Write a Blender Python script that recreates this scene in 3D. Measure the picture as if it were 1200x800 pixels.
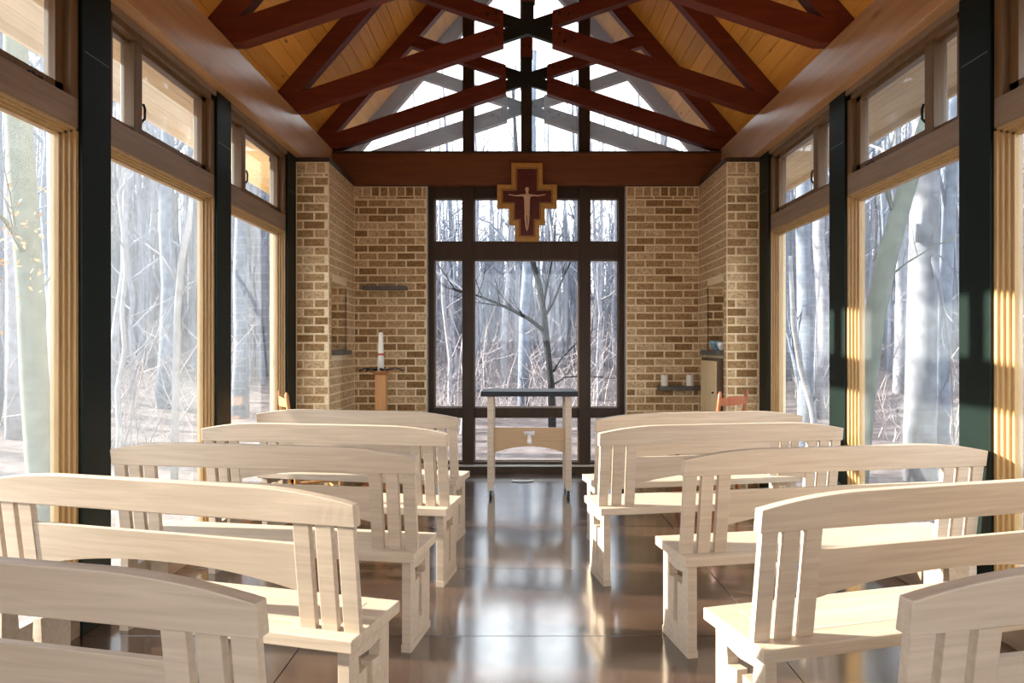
import bpy, bmesh, math, random
from mathutils import Vector, Matrix, noise

for o in list(bpy.data.objects):
    bpy.data.objects.remove(o, do_unlink=True)
scene = bpy.context.scene
COL = scene.collection
random.seed(7)

# ------------------------------------------------------------------ camera, sky, sun, exposure
CAM = Vector((-0.09, 0.0, 1.5))
cam_d = bpy.data.cameras.new('camera')
cam_d.sensor_width = 36.0
cam_d.lens = 24.0                       # 800 px focal length on a 1200 px frame
cam_d.shift_x = -8 / 1200
cam_d.shift_y = 5 / 1200
cam_d.clip_start = 0.02
cam_d.clip_end = 400
cam = bpy.data.objects.new('camera', cam_d)
COL.objects.link(cam)
cam.location = CAM
cam.rotation_euler = (math.radians(90), 0, 0)
scene.camera = cam

world = bpy.data.worlds.new('sky')
scene.world = world
world.use_nodes = True
bg = world.node_tree.nodes['Background']
bg.inputs['Color'].default_value = (0.91, 0.955, 1.0, 1)
bg.inputs['Strength'].default_value = 1.35

SUN_AZ = math.radians(-6)               # travel direction turned from +X towards +Y
SUN_TAN = 0.29
sun_d = bpy.data.lights.new('sun', 'SUN')
sun_d.energy = 7.2
sun_d.angle = math.radians(0.6)
sun_d.color = (1.0, 0.91, 0.78)
sun = bpy.data.objects.new('sun', sun_d)
COL.objects.link(sun)
sdir = Vector((math.cos(SUN_AZ), math.sin(SUN_AZ), -SUN_TAN)).normalized()
sun.rotation_euler = sdir.to_track_quat('-Z', 'Y').to_euler()
sun.location = (-20, -5, 9)

scene.view_settings.view_transform = 'Standard'
scene.view_settings.look = 'None'
scene.view_settings.gamma = 1.0
scene.view_settings.exposure = 2.0
scene.view_settings.use_curve_mapping = False
scene.cycles.transparent_max_bounces = 24
scene.cycles.max_bounces = 10
scene.cycles.diffuse_bounces = 6

# ------------------------------------------------------------------ materials
def mat_base(name, rough=0.5, spec=0.5):
    m = bpy.data.materials.new(name)
    m.use_nodes = True
    nt = m.node_tree
    b = nt.nodes['Principled BSDF']
    b.inputs['Roughness'].default_value = rough
    b.inputs['Specular IOR Level'].default_value = spec
    return m, nt, b

def ramp(nt, stops):
    r = nt.nodes.new('ShaderNodeValToRGB')
    e = r.color_ramp.elements
    while len(e) < len(stops):
        e.new(0.5)
    for i, (p, c) in enumerate(stops):
        e[i].position = p
        e[i].color = (*c, 1)
    return r

def coords(nt, scale, rand=True):
    tc = nt.nodes.new('ShaderNodeTexCoord')
    mp = nt.nodes.new('ShaderNodeMapping')
    mp.inputs['Scale'].default_value = scale
    nt.links.new(tc.outputs['Object'], mp.inputs['Vector'])
    if rand:
        oi = nt.nodes.new('ShaderNodeObjectInfo')
        mu = nt.nodes.new('ShaderNodeMath'); mu.operation = 'MULTIPLY'
        mu.inputs[1].default_value = 37.0
        nt.links.new(oi.outputs['Random'], mu.inputs[0])
        nt.links.new(mu.outputs[0], mp.inputs['Location'])
    return mp

def wood(name, c1, c2, rough=0.4, scale=(2, 40, 40), spec=0.5, bump=0.05, vary=0.12, knots=None):
    m, nt, b = mat_base(name, rough, spec)
    mp = coords(nt, scale)
    n = nt.nodes.new('ShaderNodeTexNoise')
    n.inputs['Scale'].default_value = 1.0
    n.inputs['Detail'].default_value = 5
    n.inputs['Distortion'].default_value = 0.6
    nt.links.new(mp.outputs[0], n.inputs['Vector'])
    r = ramp(nt, [(0.3, c1), (0.7, c2)])
    nt.links.new(n.outputs['Fac'], r.inputs[0])
    last = r.outputs[0]
    if knots:
        mp2 = coords(nt, knots)
        v = nt.nodes.new('ShaderNodeTexVoronoi')
        v.inputs['Scale'].default_value = 1.0
        nt.links.new(mp2.outputs[0], v.inputs['Vector'])
        r2 = ramp(nt, [(0.03, (0.35, 0.2, 0.12)), (0.11, (1, 1, 1))])
        nt.links.new(v.outputs['Distance'], r2.inputs[0])
        mx = nt.nodes.new('ShaderNodeMix'); mx.data_type = 'RGBA'; mx.blend_type = 'MULTIPLY'
        mx.inputs[0].default_value = 1
        nt.links.new(last, mx.inputs[6]); nt.links.new(r2.outputs[0], mx.inputs[7])
        last = mx.outputs[2]
    oi = nt.nodes.new('ShaderNodeObjectInfo')
    mr = nt.nodes.new('ShaderNodeMapRange')
    mr.inputs[3].default_value = 1 - vary
    mr.inputs[4].default_value = 1 + vary
    nt.links.new(oi.outputs['Random'], mr.inputs[0])
    hs = nt.nodes.new('ShaderNodeHueSaturation')
    nt.links.new(mr.outputs[0], hs.inputs['Value'])
    nt.links.new(last, hs.inputs['Color'])
    nt.links.new(hs.outputs[0], b.inputs['Base Color'])
    if bump:
        bp = nt.nodes.new('ShaderNodeBump')
        bp.inputs['Strength'].default_value = bump
        bp.inputs['Distance'].default_value = 0.01
        nt.links.new(n.outputs['Fac'], bp.inputs['Height'])
        nt.links.new(bp.outputs[0], b.inputs['Normal'])
    return m

def plain(name, c, rough=0.5, spec=0.5, metal=0.0, vary=0.0, nscale=20, bump=0.0):
    m, nt, b = mat_base(name, rough, spec)
    b.inputs['Metallic'].default_value = metal
    mp = coords(nt, (nscale,) * 3)
    n = nt.nodes.new('ShaderNodeTexNoise')
    n.inputs['Scale'].default_value = 1.0
    n.inputs['Detail'].default_value = 4
    nt.links.new(mp.outputs[0], n.inputs['Vector'])
    k = vary
    r = ramp(nt, [(0.3, tuple(x * (1 - k) for x in c)), (0.7, tuple(min(1, x * (1 + k)) for x in c))])
    nt.links.new(n.outputs['Fac'], r.inputs[0])
    nt.links.new(r.outputs[0], b.inputs['Base Color'])
    if bump:
        bp = nt.nodes.new('ShaderNodeBump')
        bp.inputs['Strength'].default_value = bump
        bp.inputs['Distance'].default_value = 0.01
        nt.links.new(n.outputs['Fac'], bp.inputs['Height'])
        nt.links.new(bp.outputs[0], b.inputs['Normal'])
    return m

def glass(name, film, film_col=(0.8, 0.88, 0.92)):
    m = bpy.data.materials.new(name)
    m.use_nodes = True
    nt = m.node_tree
    nt.nodes.remove(nt.nodes['Principled BSDF'])
    out = nt.nodes['Material Output']
    tr = nt.nodes.new('ShaderNodeBsdfTransparent')
    tr.inputs['Color'].default_value = (0.97, 0.985, 0.985, 1)
    gl = nt.nodes.new('ShaderNodeBsdfGlossy')
    gl.inputs['Roughness'].default_value = 0.0
    fr = nt.nodes.new('ShaderNodeFresnel')
    fr.inputs['IOR'].default_value = 1.45
    m1 = nt.nodes.new('ShaderNodeMixShader')
    # outer faces reflect by Fresnel, the exit face of the pane lets the ray through
    ge = nt.nodes.new('ShaderNodeNewGeometry')
    inv = nt.nodes.new('ShaderNodeMath'); inv.operation = 'SUBTRACT'
    inv.inputs[0].default_value = 1.0
    nt.links.new(ge.outputs['Backfacing'], inv.inputs[1])
    mu = nt.nodes.new('ShaderNodeMath'); mu.operation = 'MULTIPLY'
    nt.links.new(fr.outputs[0], mu.inputs[0]); nt.links.new(inv.outputs[0], mu.inputs[1])
    nt.links.new(mu.outputs[0], m1.inputs[0])
    nt.links.new(tr.outputs[0], m1.inputs[1])
    nt.links.new(gl.outputs[0], m1.inputs[2])
    df = nt.nodes.new('ShaderNodeBsdfDiffuse')
    df.inputs['Color'].default_value = (*film_col, 1)
    tl = nt.nodes.new('ShaderNodeBsdfTranslucent')
    tl.inputs['Color'].default_value = (*film_col, 1)
    md = nt.nodes.new('ShaderNodeMixShader')
    md.inputs[0].default_value = 0.5
    nt.links.new(df.outputs[0], md.inputs[1])
    nt.links.new(tl.outputs[0], md.inputs[2])
    mp = coords(nt, (2.5, 2.5, 1.2))
    n = nt.nodes.new('ShaderNodeTexNoise')
    n.inputs['Scale'].default_value = 1.0
    n.inputs['Detail'].default_value = 6
    nt.links.new(mp.outputs[0], n.inputs['Vector'])
    mr = nt.nodes.new('ShaderNodeMapRange')
    mr.inputs[1].default_value = 0.3
    mr.inputs[2].default_value = 0.75
    mr.inputs[3].default_value = film * 0.7
    mr.inputs[4].default_value = film * 1.3
    nt.links.new(n.outputs['Fac'], mr.inputs[0])
    m2 = nt.nodes.new('ShaderNodeMixShader')
    nt.links.new(mr.outputs[0], m2.inputs[0])
    nt.links.new(m1.outputs[0], m2.inputs[1])
    nt.links.new(md.outputs[0], m2.inputs[2])
    nt.links.new(m2.outputs[0], out.inputs['Surface'])
    return m

def brick_mat(name):
    m, nt, b = mat_base(name, 0.85, 0.25)
    oi = nt.nodes.new('ShaderNodeObjectInfo')
    r = ramp(nt, [(0.0, (0.27, 0.16, 0.07)), (0.35, (0.42, 0.272, 0.135)),
                  (0.7, (0.55, 0.385, 0.215)), (1.0, (0.65, 0.49, 0.31))])
    nt.links.new(oi.outputs['Random'], r.inputs[0])
    mp = coords(nt, (30, 30, 45))
    n = nt.nodes.new('ShaderNodeTexNoise')
    n.inputs['Scale'].default_value = 1
    n.inputs['Detail'].default_value = 5
    nt.links.new(mp.outputs[0], n.inputs['Vector'])
    r2 = ramp(nt, [(0.3, (0.62, 0.6, 0.58)), (0.7, (1.25, 1.22, 1.15))])
    nt.links.new(n.outputs['Fac'], r2.inputs[0])
    mx = nt.nodes.new('ShaderNodeMix'); mx.data_type = 'RGBA'; mx.blend_type = 'MULTIPLY'
    mx.inputs[0].default_value = 1
    nt.links.new(r.outputs[0], mx.inputs[6]); nt.links.new(r2.outputs[0], mx.inputs[7])
    nt.links.new(mx.outputs[2], b.inputs['Base Color'])
    bp = nt.nodes.new('ShaderNodeBump')
    bp.inputs['Strength'].default_value = 0.35
    bp.inputs['Distance'].default_value = 0.008
    nt.links.new(n.outputs['Fac'], bp.inputs['Height'])
    nt.links.new(bp.outputs[0], b.inputs['Normal'])
    return m

def floor_mat():
    m, nt, b = mat_base('polished_concrete', 0.2, 0.65)
    tc = nt.nodes.new('ShaderNodeTexCoord')
    n = nt.nodes.new('ShaderNodeTexNoise')
    n.inputs['Scale'].default_value = 2.2
    n.inputs['Detail'].default_value = 8
    n.inputs['Distortion'].default_value = 0.8
    nt.links.new(tc.outputs['Object'], n.inputs['Vector'])
    r = ramp(nt, [(0.3, (0.034, 0.018, 0.012)), (0.55, (0.062, 0.034, 0.022)), (0.75, (0.10, 0.057, 0.036))])
    nt.links.new(n.outputs['Fac'], r.inputs[0])
    nt.links.new(r.outputs[0], b.inputs['Base Color'])
    n2 = nt.nodes.new('ShaderNodeTexNoise')
    n2.inputs['Scale'].default_value = 9
    n2.inputs['Detail'].default_value = 5
    nt.links.new(tc.outputs['Object'], n2.inputs['Vector'])
    mr = nt.nodes.new('ShaderNodeMapRange')
    mr.inputs[1].default_value = 0.3; mr.inputs[2].default_value = 0.7
    mr.inputs[3].default_value = 0.13; mr.inputs[4].default_value = 0.24
    nt.links.new(n2.outputs['Fac'], mr.inputs[0])
    nt.links.new(mr.outputs[0], b.inputs['Roughness'])
    b.inputs['Coat Weight'].default_value = 1.0
    b.inputs['Coat IOR'].default_value = 1.9
    b.inputs['Coat Roughness'].default_value = 0.13
    return m

def ground_mat():
    m, nt, b = mat_base('leaf_litter', 0.95, 0.1)
    tc = nt.nodes.new('ShaderNodeTexCoord')
    n = nt.nodes.new('ShaderNodeTexNoise')
    n.inputs['Scale'].default_value = 3.5
    n.inputs['Detail'].default_value = 9
    n.inputs['Roughness'].default_value = 0.7
    nt.links.new(tc.outputs['Object'], n.inputs['Vector'])
    r = ramp(nt, [(0.3, (0.07, 0.055, 0.054)), (0.5, (0.135, 0.112, 0.112)), (0.72, (0.22, 0.19, 0.188))])
    nt.links.new(n.outputs['Fac'], r.inputs[0])
    nt.links.new(r.outputs[0], b.inputs['Base Color'])
    bp = nt.nodes.new('ShaderNodeBump')
    bp.inputs['Strength'].default_value = 0.8
    bp.inputs['Distance'].default_value = 0.08
    nt.links.new(n.outputs['Fac'], bp.inputs['Height'])
    nt.links.new(bp.outputs[0], b.inputs['Normal'])
    return m

M = {}
M['maple'] = wood('pale_maple', (0.47, 0.375, 0.285), (0.59, 0.485, 0.38), 0.42, (2.5, 45, 45), bump=0.02, vary=0.05)
M['apron'] = wood('tan_apron', (0.42, 0.27, 0.15), (0.5, 0.335, 0.19), 0.45, (2.5, 45, 45), bump=0.02, vary=0.02)
M['plank'] = wood('pine_boards', (0.86, 0.37, 0.055), (0.94, 0.49, 0.10), 0.42, (28, 1.3, 28), bump=0.03, vary=0.13, knots=(6, 2.2, 6))
M['soffit'] = wood('soffit_pine', (0.62, 0.46, 0.27), (0.74, 0.58, 0.36), 0.5, (28, 1.3, 28), bump=0.03, vary=0.08)
M['truss'] = wood('red_stained_timber', (0.11, 0.014, 0.005), (0.165, 0.028, 0.009), 0.5, (3, 25, 25), bump=0.04, vary=0.1)
M['hazed'] = wood('haze_greyed_timber', (0.16, 0.12, 0.115), (0.22, 0.17, 0.165), 0.6, (3, 25, 25), bump=0.04, vary=0.1)  # red stained truss timber, greyed in colour for the haze of the glass
M['beam'] = wood('glulam_beam', (0.43, 0.23, 0.10), (0.56, 0.32, 0.155), 0.28, (30, 1.2, 14), bump=0.04, vary=0.04, knots=(5, 1.1, 4))
M['header'] = wood('dark_red_header', (0.13, 0.036, 0.008), (0.185, 0.057, 0.012), 0.5, (2, 20, 20), bump=0.03, vary=0.02)
M['jamb'] = wood('oiled_fir', (0.38, 0.24, 0.10), (0.50, 0.33, 0.15), 0.4, (30, 30, 2), bump=0.03, vary=0.06)
M['fir_rail'] = wood('oiled_fir_rail', (0.205, 0.14, 0.092), (0.29, 0.205, 0.14), 0.38, (30, 2, 30), bump=0.03, vary=0.06)
M['fir_dark'] = wood('oiled_fir_upper', (0.13, 0.072, 0.03), (0.19, 0.108, 0.048), 0.42, (30, 30, 2), bump=0.03, vary=0.05)
M['winframe'] = wood('dark_window_timber', (0.026, 0.011, 0.004), (0.045, 0.021, 0.007), 0.6, (25, 25, 2), bump=0.03, vary=0.05)
M['steel'] = plain('dark_green_steel', (0.003, 0.009, 0.007), 0.45, 0.2, 0.0, 0.15)
M['seam'] = plain('paint_seam', (0.10, 0.12, 0.12), 0.5)
M['hub'] = plain('black_steel', (0.008, 0.012, 0.012), 0.4, 0.5, 0.0, 0.2)
M['hardware'] = plain('black_hardware', (0.012, 0.012, 0.012), 0.35)
M['mortar'] = plain('mortar', (0.84, 0.70, 0.47), 0.95, 0.1, 0, 0.14, 60, 0.2)
M['brick'] = brick_mat('brown_brick')
M['slate'] = plain('slate', (0.02, 0.024, 0.03), 0.55, 0.3, 0, 0.25, 12)
M['slate_shelf'] = plain('slate_shelf', (0.11, 0.105, 0.095), 0.5, 0.4, 0, 0.25, 12)
M['floor'] = floor_mat()
M['joint'] = plain('floor_joint', (0.05, 0.035, 0.028), 0.8)
M['ground'] = ground_mat()
M['glass'] = glass('window_glass', 0.04)
M['glass_front'] = glass('front_window_glass', 0.008)
M['glass_gable'] = glass('dusty_gable_glass', 0.14)
M['alu'] = plain('aluminium', (0.55, 0.55, 0.54), 0.35, 0.5, 0.7)
M['ochre'] = wood('gilded_ochre', (0.42, 0.20, 0.035), (0.52, 0.27, 0.06), 0.4, (20, 20, 20), bump=0.03, vary=0.02)
M['crossred'] = plain('painted_dark_red', (0.10, 0.014, 0.008), 0.5, 0.4, 0, 0.35, 30)
M['corpus'] = plain('painted_flesh', (0.66, 0.42, 0.27), 0.5, 0.4, 0, 0.1, 30)
M['post'] = wood('oak_post', (0.42, 0.19, 0.06), (0.52, 0.255, 0.09), 0.4, (30, 30, 2), bump=0.03, vary=0.04)
M['wax'] = plain('white_wax', (0.85, 0.82, 0.74), 0.4, 0.5, 0, 0.03)
M['waxred'] = plain('red_wax', (0.55, 0.1, 0.06), 0.5)
M['tray'] = plain('dark_metal_leaf', (0.06, 0.065, 0.075), 0.28, 0.5, 0.8, 0.3)
M['chair'] = wood('cherry_chair', (0.26, 0.07, 0.025), (0.34, 0.105, 0.04), 0.25, (30, 30, 3), bump=0.02, vary=0.06)
M['chair_l'] = wood('orange_oak_chair', (0.46, 0.2, 0.06), (0.56, 0.27, 0.09), 0.3, (30, 30, 3), bump=0.02, vary=0.05)
M['seatweave'] = plain('woven_seat', (0.62, 0.52, 0.36), 0.8, 0.2, 0, 0.2, 60)
M['cabinet'] = wood('cabinet_birch', (0.70, 0.52, 0.28), (0.80, 0.62, 0.36), 0.4, (30, 30, 2.5), bump=0.02, vary=0.03)
M['cabdark'] = plain('cabinet_edge', (0.09, 0.05, 0.025), 0.5)
M['bluebowl'] = plain('blue_glazed', (0.2, 0.42, 0.55), 0.15, 0.5, 0, 0.35, 25)
M['whitebowl'] = plain('white_glazed', (0.8, 0.8, 0.78), 0.2)
M['roof'] = plain('roofing', (0.12, 0.12, 0.12), 0.8)
M['concrete'] = plain('foundation', (0.35, 0.34, 0.32), 0.9, 0.2, 0, 0.15)
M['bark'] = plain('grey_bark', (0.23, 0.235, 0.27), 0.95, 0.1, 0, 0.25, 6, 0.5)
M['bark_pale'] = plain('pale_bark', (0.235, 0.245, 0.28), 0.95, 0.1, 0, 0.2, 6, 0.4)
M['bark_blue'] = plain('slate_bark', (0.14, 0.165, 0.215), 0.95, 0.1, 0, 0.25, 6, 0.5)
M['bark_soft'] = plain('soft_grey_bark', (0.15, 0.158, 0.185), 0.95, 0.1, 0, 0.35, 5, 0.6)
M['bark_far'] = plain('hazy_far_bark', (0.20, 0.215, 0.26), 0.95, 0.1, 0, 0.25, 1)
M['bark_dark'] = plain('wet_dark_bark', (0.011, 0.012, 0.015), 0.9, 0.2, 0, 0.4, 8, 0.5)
M['bark_green'] = plain('mossy_bark', (0.125, 0.14, 0.12), 0.95, 0.1, 0, 0.2, 6, 0.4)
M['twig'] = plain('pale_twigs', (0.25, 0.225, 0.24), 0.95, 0.1, 0, 0.25, 3)
M['leaf'] = plain('dry_beech_leaf', (0.46, 0.27, 0.14), 0.8, 0.2, 0, 0.25, 10)
M['brass'] = plain('dull_brass', (0.3, 0.2, 0.07), 0.35, 0.5, 0.8)
M['rubber'] = plain('caster_rubber', (0.03, 0.03, 0.03), 0.6)

# ------------------------------------------------------------------ mesh helpers
class MB:
    def __init__(self):
        self.v = []; self.f = []
    def add(self, vs, fs):
        k = len(self.v)
        self.v += [tuple(p) for p in vs]
        self.f += [tuple(i + k for i in q) for q in fs]
        return self
    def box(self, x0, x1, y0, y1, z0, z1):
        if x0 > x1: x0, x1 = x1, x0
        if y0 > y1: y0, y1 = y1, y0
        if z0 > z1: z0, z1 = z1, z0
        vs = [(x, y, z) for z in (z0, z1) for y in (y0, y1) for x in (x0, x1)]
        return self.add(vs, [(0, 2, 3, 1), (4, 5, 7, 6), (0, 1, 5, 4), (2, 6, 7, 3), (0, 4, 6, 2), (1, 3, 7, 5)])
    def prism(self, poly, a, b, axis):
        """poly of 2-D points extruded from a to b along axis; the other two axes keep x,y,z order."""
        n = len(poly)
        def P(p, t):
            if axis == 'x': return (t, p[0], p[1])
            if axis == 'y': return (p[0], t, p[1])
            return (p[0], p[1], t)
        vs = [P(p, a) for p in poly] + [P(p, b) for p in poly]
        fs = [tuple(range(n))[::-1], tuple(range(n, 2 * n))]
        fs += [(i, (i + 1) % n, n + (i + 1) % n, n + i) for i in range(n)]
        return self.add(vs, fs)
    def tube(self, pts, rad, n=8, cap=True):
        pts = [Vector(p) for p in pts]
        if not hasattr(rad, '__len__'): rad = [rad] * len(pts)
        vs = []; fs = []
        ref = Vector((0.31, 0.95, 0.05))
        for i, p in enumerate(pts):
            d = (pts[min(i + 1, len(pts) - 1)] - pts[max(i - 1, 0)]).normalized()
            a = d.cross(ref)
            if a.length < 1e-3: a = d.cross(Vector((1, 0, 0)))
            a.normalize(); b = d.cross(a)
            for k in range(n):
                t = 2 * math.pi * k / n
                vs.append(p + (a * math.cos(t) + b * math.sin(t)) * rad[i])
        for i in range(len(pts) - 1):
            for k in range(n):
                fs.append((i * n + k, i * n + (k + 1) % n, (i + 1) * n + (k + 1) % n, (i + 1) * n + k))
        if cap:
            fs.append(tuple(range(n))[::-1])
            fs.append(tuple(range((len(pts) - 1) * n, len(pts) * n)))
        return self.add(vs, fs)
    def lathe(self, prof, n=20, cx=0, cy=0):
        vs = []; fs = []
        for r, z in prof:
            for k in range(n):
                t = 2 * math.pi * k / n
                vs.append((cx + r * math.cos(t), cy + r * math.sin(t), z))
        for i in range(len(prof) - 1):
            for k in range(n):
                fs.append((i * n + k, i * n + (k + 1) % n, (i + 1) * n + (k + 1) % n, (i + 1) * n + k))
        fs.append(tuple(range(n))[::-1])
        fs.append(tuple(range((len(prof) - 1) * n, len(prof) * n)))
        return self.add(vs, fs)
    def mesh(self, name, mat, smooth=False):
        me = bpy.data.meshes.new(name)
        me.from_pydata(self.v, [], self.f)
        bm = bmesh.new(); bm.from_mesh(me)
        bmesh.ops.recalc_face_normals(bm, faces=bm.faces)
        bm.to_mesh(me); bm.free()
        if mat: me.materials.append(mat)
        if smooth:
            for p in me.polygons: p.use_smooth = True
        me.update()
        return me
    def build(self, name, mat, parent=None, loc=None, rz=0, bevel=0, smooth=False):
        return link(name, self.mesh(name, mat, smooth), parent, loc, rz, bevel)

def link(name, me, parent=None, loc=None, rz=0, bevel=0):
    o = bpy.data.objects.new(name, me)
    COL.objects.link(o)
    if parent: o.parent = parent
    if loc is not None: o.location = loc
    o.rotation_euler = (0, 0, rz)
    if bevel:
        b = o.modifiers.new('bevel', 'BEVEL')
        b.width = bevel; b.segments = 2; b.limit_method = 'ANGLE'
        b.angle_limit = math.radians(40)
    return o

def empty(name, loc=(0, 0, 0), rz=0, parent=None):
    o = bpy.data.objects.new(name, None)
    COL.objects.link(o)
    o.location = loc; o.rotation_euler = (0, 0, rz)
    o.empty_display_size = 0.1
    if parent: o.parent = parent
    return o

def tag(o, label, cat, group=None, kind=None):
    o['label'] = label; o['category'] = cat
    if group: o['group'] = group
    if kind: o['kind'] = kind
    return o

def struct(o):
    o['kind'] = 'structure'
    return o

def box(name, mat, x0, x1, y0, y1, z0, z1, parent=None, bevel=0):
    return MB().box(x0, x1, y0, y1, z0, z1).build(name, mat, parent, bevel=bevel)

def plate_with_hole(outer, hole, t0, t1):
    """outer/hole: 2-D loops (x,z); returns MB of a plate between t0 and t1 along y, pierced by hole."""
    bm = bmesh.new()
    def loop(pts):
        vs = [bm.verts.new((p[0], 0, p[1])) for p in pts]
        return [bm.edges.new((vs[i], vs[(i + 1) % len(vs)])) for i in range(len(vs))]
    e = loop(outer) + loop(hole)
    bmesh.ops.triangle_fill(bm, use_beauty=True, use_dissolve=False, edges=e)
    bm.verts.index_update()
    m = MB()
    n = len(bm.verts)
    co = [v.co.copy() for v in bm.verts]
    vs = [(c.x, t0, c.z) for c in co] + [(c.x, t1, c.z) for c in co]
    fs = []
    for f in bm.faces:
        q = [v.index for v in f.verts]
        fs.append(tuple(q)); fs.append(tuple(i + n for i in q[::-1]))
    for ed in bm.edges:
        if len(ed.link_faces) == 1:
            a, b = ed.verts[0].index, ed.verts[1].index
            fs.append((a, b, b + n, a + n))
    bm.free()
    return m.add(vs, fs)

# ------------------------------------------------------------------ dimensions
XC = 2.35                       # inner face of the columns
XB = 2.27                       # inner face of the wall beams
XP = 2.02                       # inner face of the brick piers
YB = 8.0                        # brick face at the front
YW = 8.15                       # front glazing plane
YP = 6.93                       # front face of the piers
COLY = [6.80, 5.24, 3.66, 2.08, 0.50, -1.08]
CW = 0.125
ZB0, ZB1 = 3.41, 3.80           # wall beams
SL = 1.16                       # roof slope
YR0 = -1.6                      # rear of the room
ZC = 4.21                       # ceiling height above the inner beam face
XE = 2.62
def zroof(x): return ZC + SL * (XB - abs(x))

# ------------------------------------------------------------------ ground outside
def gz(x, y):
    d = max(0.0, math.hypot(x, y - 4) - 8)
    z = -0.28 + 0.045 * d + 0.0008 * d * d * (0.6 if y < 0 else 1)
    z += 0.10 * max(0.0, abs(x) - 7) * min(1.0, max(0.0, (y - 1) / 8))
    return z + 0.35 * noise.noise(Vector((x * 0.13, y * 0.13, 0))) * min(1, d / 6)
bm = bmesh.new()
N = 110
grid = []
for j in range(N + 1):
    row = []
    for i in range(N + 1):
        x = -65 + 130 * i / N; y = -40 + 130 * j / N
        row.append(bm.verts.new((x, y, gz(x, y))))
    grid.append(row)
for j in range(N):
    for i in range(N):
        bm.faces.new((grid[j][i], grid[j][i + 1], grid[j + 1][i + 1], grid[j + 1][i]))
me = bpy.data.meshes.new('ground')
bm.to_mesh(me); bm.free()
me.materials.append(M['ground'])
for p in me.polygons: p.use_smooth = True
struct(link('ground', me))

# ------------------------------------------------------------------ floor slabs
fl = struct(box('floor', M['joint'], -2.62, 2.62, YR0 - 0.1, YW + 0.2, -0.45, -0.012))
jx = [-2.62, -1.18, 1.18, 2.62]
jy = [YR0 - 0.1, 0.32, 1.39, 2.46, 3.53, 4.60, 5.67, 6.74, YW + 0.2]
for i in range(len(jx) - 1):
    for j in range(len(jy) - 1):
        g = 0.0025
        box('floor_slab', M['floor'], jx[i] + g, jx[i + 1] - g, jy[j] + g, jy[j + 1] - g, -0.05, 0.0, fl, bevel=0.0015)

# ------------------------------------------------------------------ roof, ceiling boards, eaves
roof = MB()
YE = 9.12
for s in (-1, 1):
    xo = 2.72
    roof.prism([(0, zroof(0) + 0.045), (s * xo, zroof(xo) + 0.045), (s * xo, zroof(xo) + 0.2), (0, zroof(0) + 0.25)], YR0 - 0.3, YE, 'y')
ceil = struct(roof.build('ceiling', M['roof']))
nb = 28
for s in (-1, 1):
    for k in range(nb):
        a = k / nb; b = (k + 1) / nb
        x0 = XE * (1 - a); x1 = XE * (1 - b)
        g = 0.0022
        poly = [(s * (x0 - g), zroof(x0 - g)), (s * (x1 + g), zroof(x1 + g)),
                (s * (x1 + g), zroof(x1 + g) + 0.046), (s * (x0 - g), zroof(x0 - g) + 0.046)]
        MB().prism(poly, YR0 - 0.05, YE - 0.02, 'y').build('ceiling_board', M['plank'], ceil, bevel=0.003)
for s, side in ((-1, 'left'), (1, 'right')):
    e = struct(MB().prism([(s * 2.42, 3.58), (s * 3.2, 3.48), (s * 3.2, 3.62), (s * 2.42, 3.72)], YR0 - 0.3, YE, 'y')
               .build('ceiling_eave_' + side, M['roof']))
    for k in range(6):
        a = 2.42 + k * 0.13; b = a + 0.127
        zz = lambda x: 3.56 - (x - 2.42) * 0.128
        MB().prism([(s * a, zz(a)), (s * b, zz(b)), (s * b, zz(b) + 0.02), (s * a, zz(a) + 0.02)], YR0 - 0.3, YE, 'y').build('soffit_board', M['soffit'], e)
    box('fascia', M['soffit'], s * 3.2, s * 3.23, YR0 - 0.3, YE, 3.40, 3.64, e)

# ------------------------------------------------------------------ wall beams, header
for s, side in ((-1, 'left'), (1, 'right')):
    o = box('wall_beam', M['beam'], s * XB, s * 2.60, YR0, YE - 0.05, ZB0, ZB1 - 0.004, bevel=0.006)
    tag(o, 'pale brown glulam beam running along the top of the %s window wall' % side, 'beam', 'wall beams')
o = box('front_header', M['header'], -XB + 0.003, XB - 0.003, YB - 0.05, YW + 0.1, 3.375, 3.745, bevel=0.004)
tag(o, 'dark red brown timber header over the altar window behind the cross', 'beam')
box('cap_trim', M['winframe'], -XB + 0.003, XB - 0.003, YB - 0.055, YW + 0.02, 3.745, 3.765, o)

# ------------------------------------------------------------------ steel columns
place = ['beside the brick pier', 'between the two far windows', 'nearest column in view']
def column(s, y):
    side = 'left' if s < 0 else 'right'
    c = empty('steel_column', (s * 2.45, y, 0))
    i = COLY.index(y)
    box('flange', M['steel'], s * (XC - 2.45), s * (XC + 0.018 - 2.45), -CW, CW, 0, ZB0 - 0.001, c, bevel=0.002)
    box('flange', M['steel'], s * 0.012, s * 0.028, -CW, CW, 0, ZB0 - 0.001, c)
    box('web', M['steel'], s * (XC + 0.018 - 2.45), s * 0.012, -0.012, 0.012, 0, ZB0 - 0.001, c)
    box('splice_line', M['seam'], s * (XC - 2.4512), s * (XC - 2.4495), -CW + 0.02, CW - 0.02, 3.03, 3.036, c)
    if i < 3:
        lab = ['dark green steel column on the %s, next to the brick pier',
               'dark green steel column on the %s, between the two far windows',
               'dark green steel column on the %s, nearest the viewer'][i] % side
        tag(c, lab, 'column', 'steel wall columns')
    else:
        tag(c, 'dark green steel column on the %s wall, behind the viewer' % side, 'column', 'steel wall columns')
for s in (-1, 1):
    for y in COLY: column(s, y)

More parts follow.
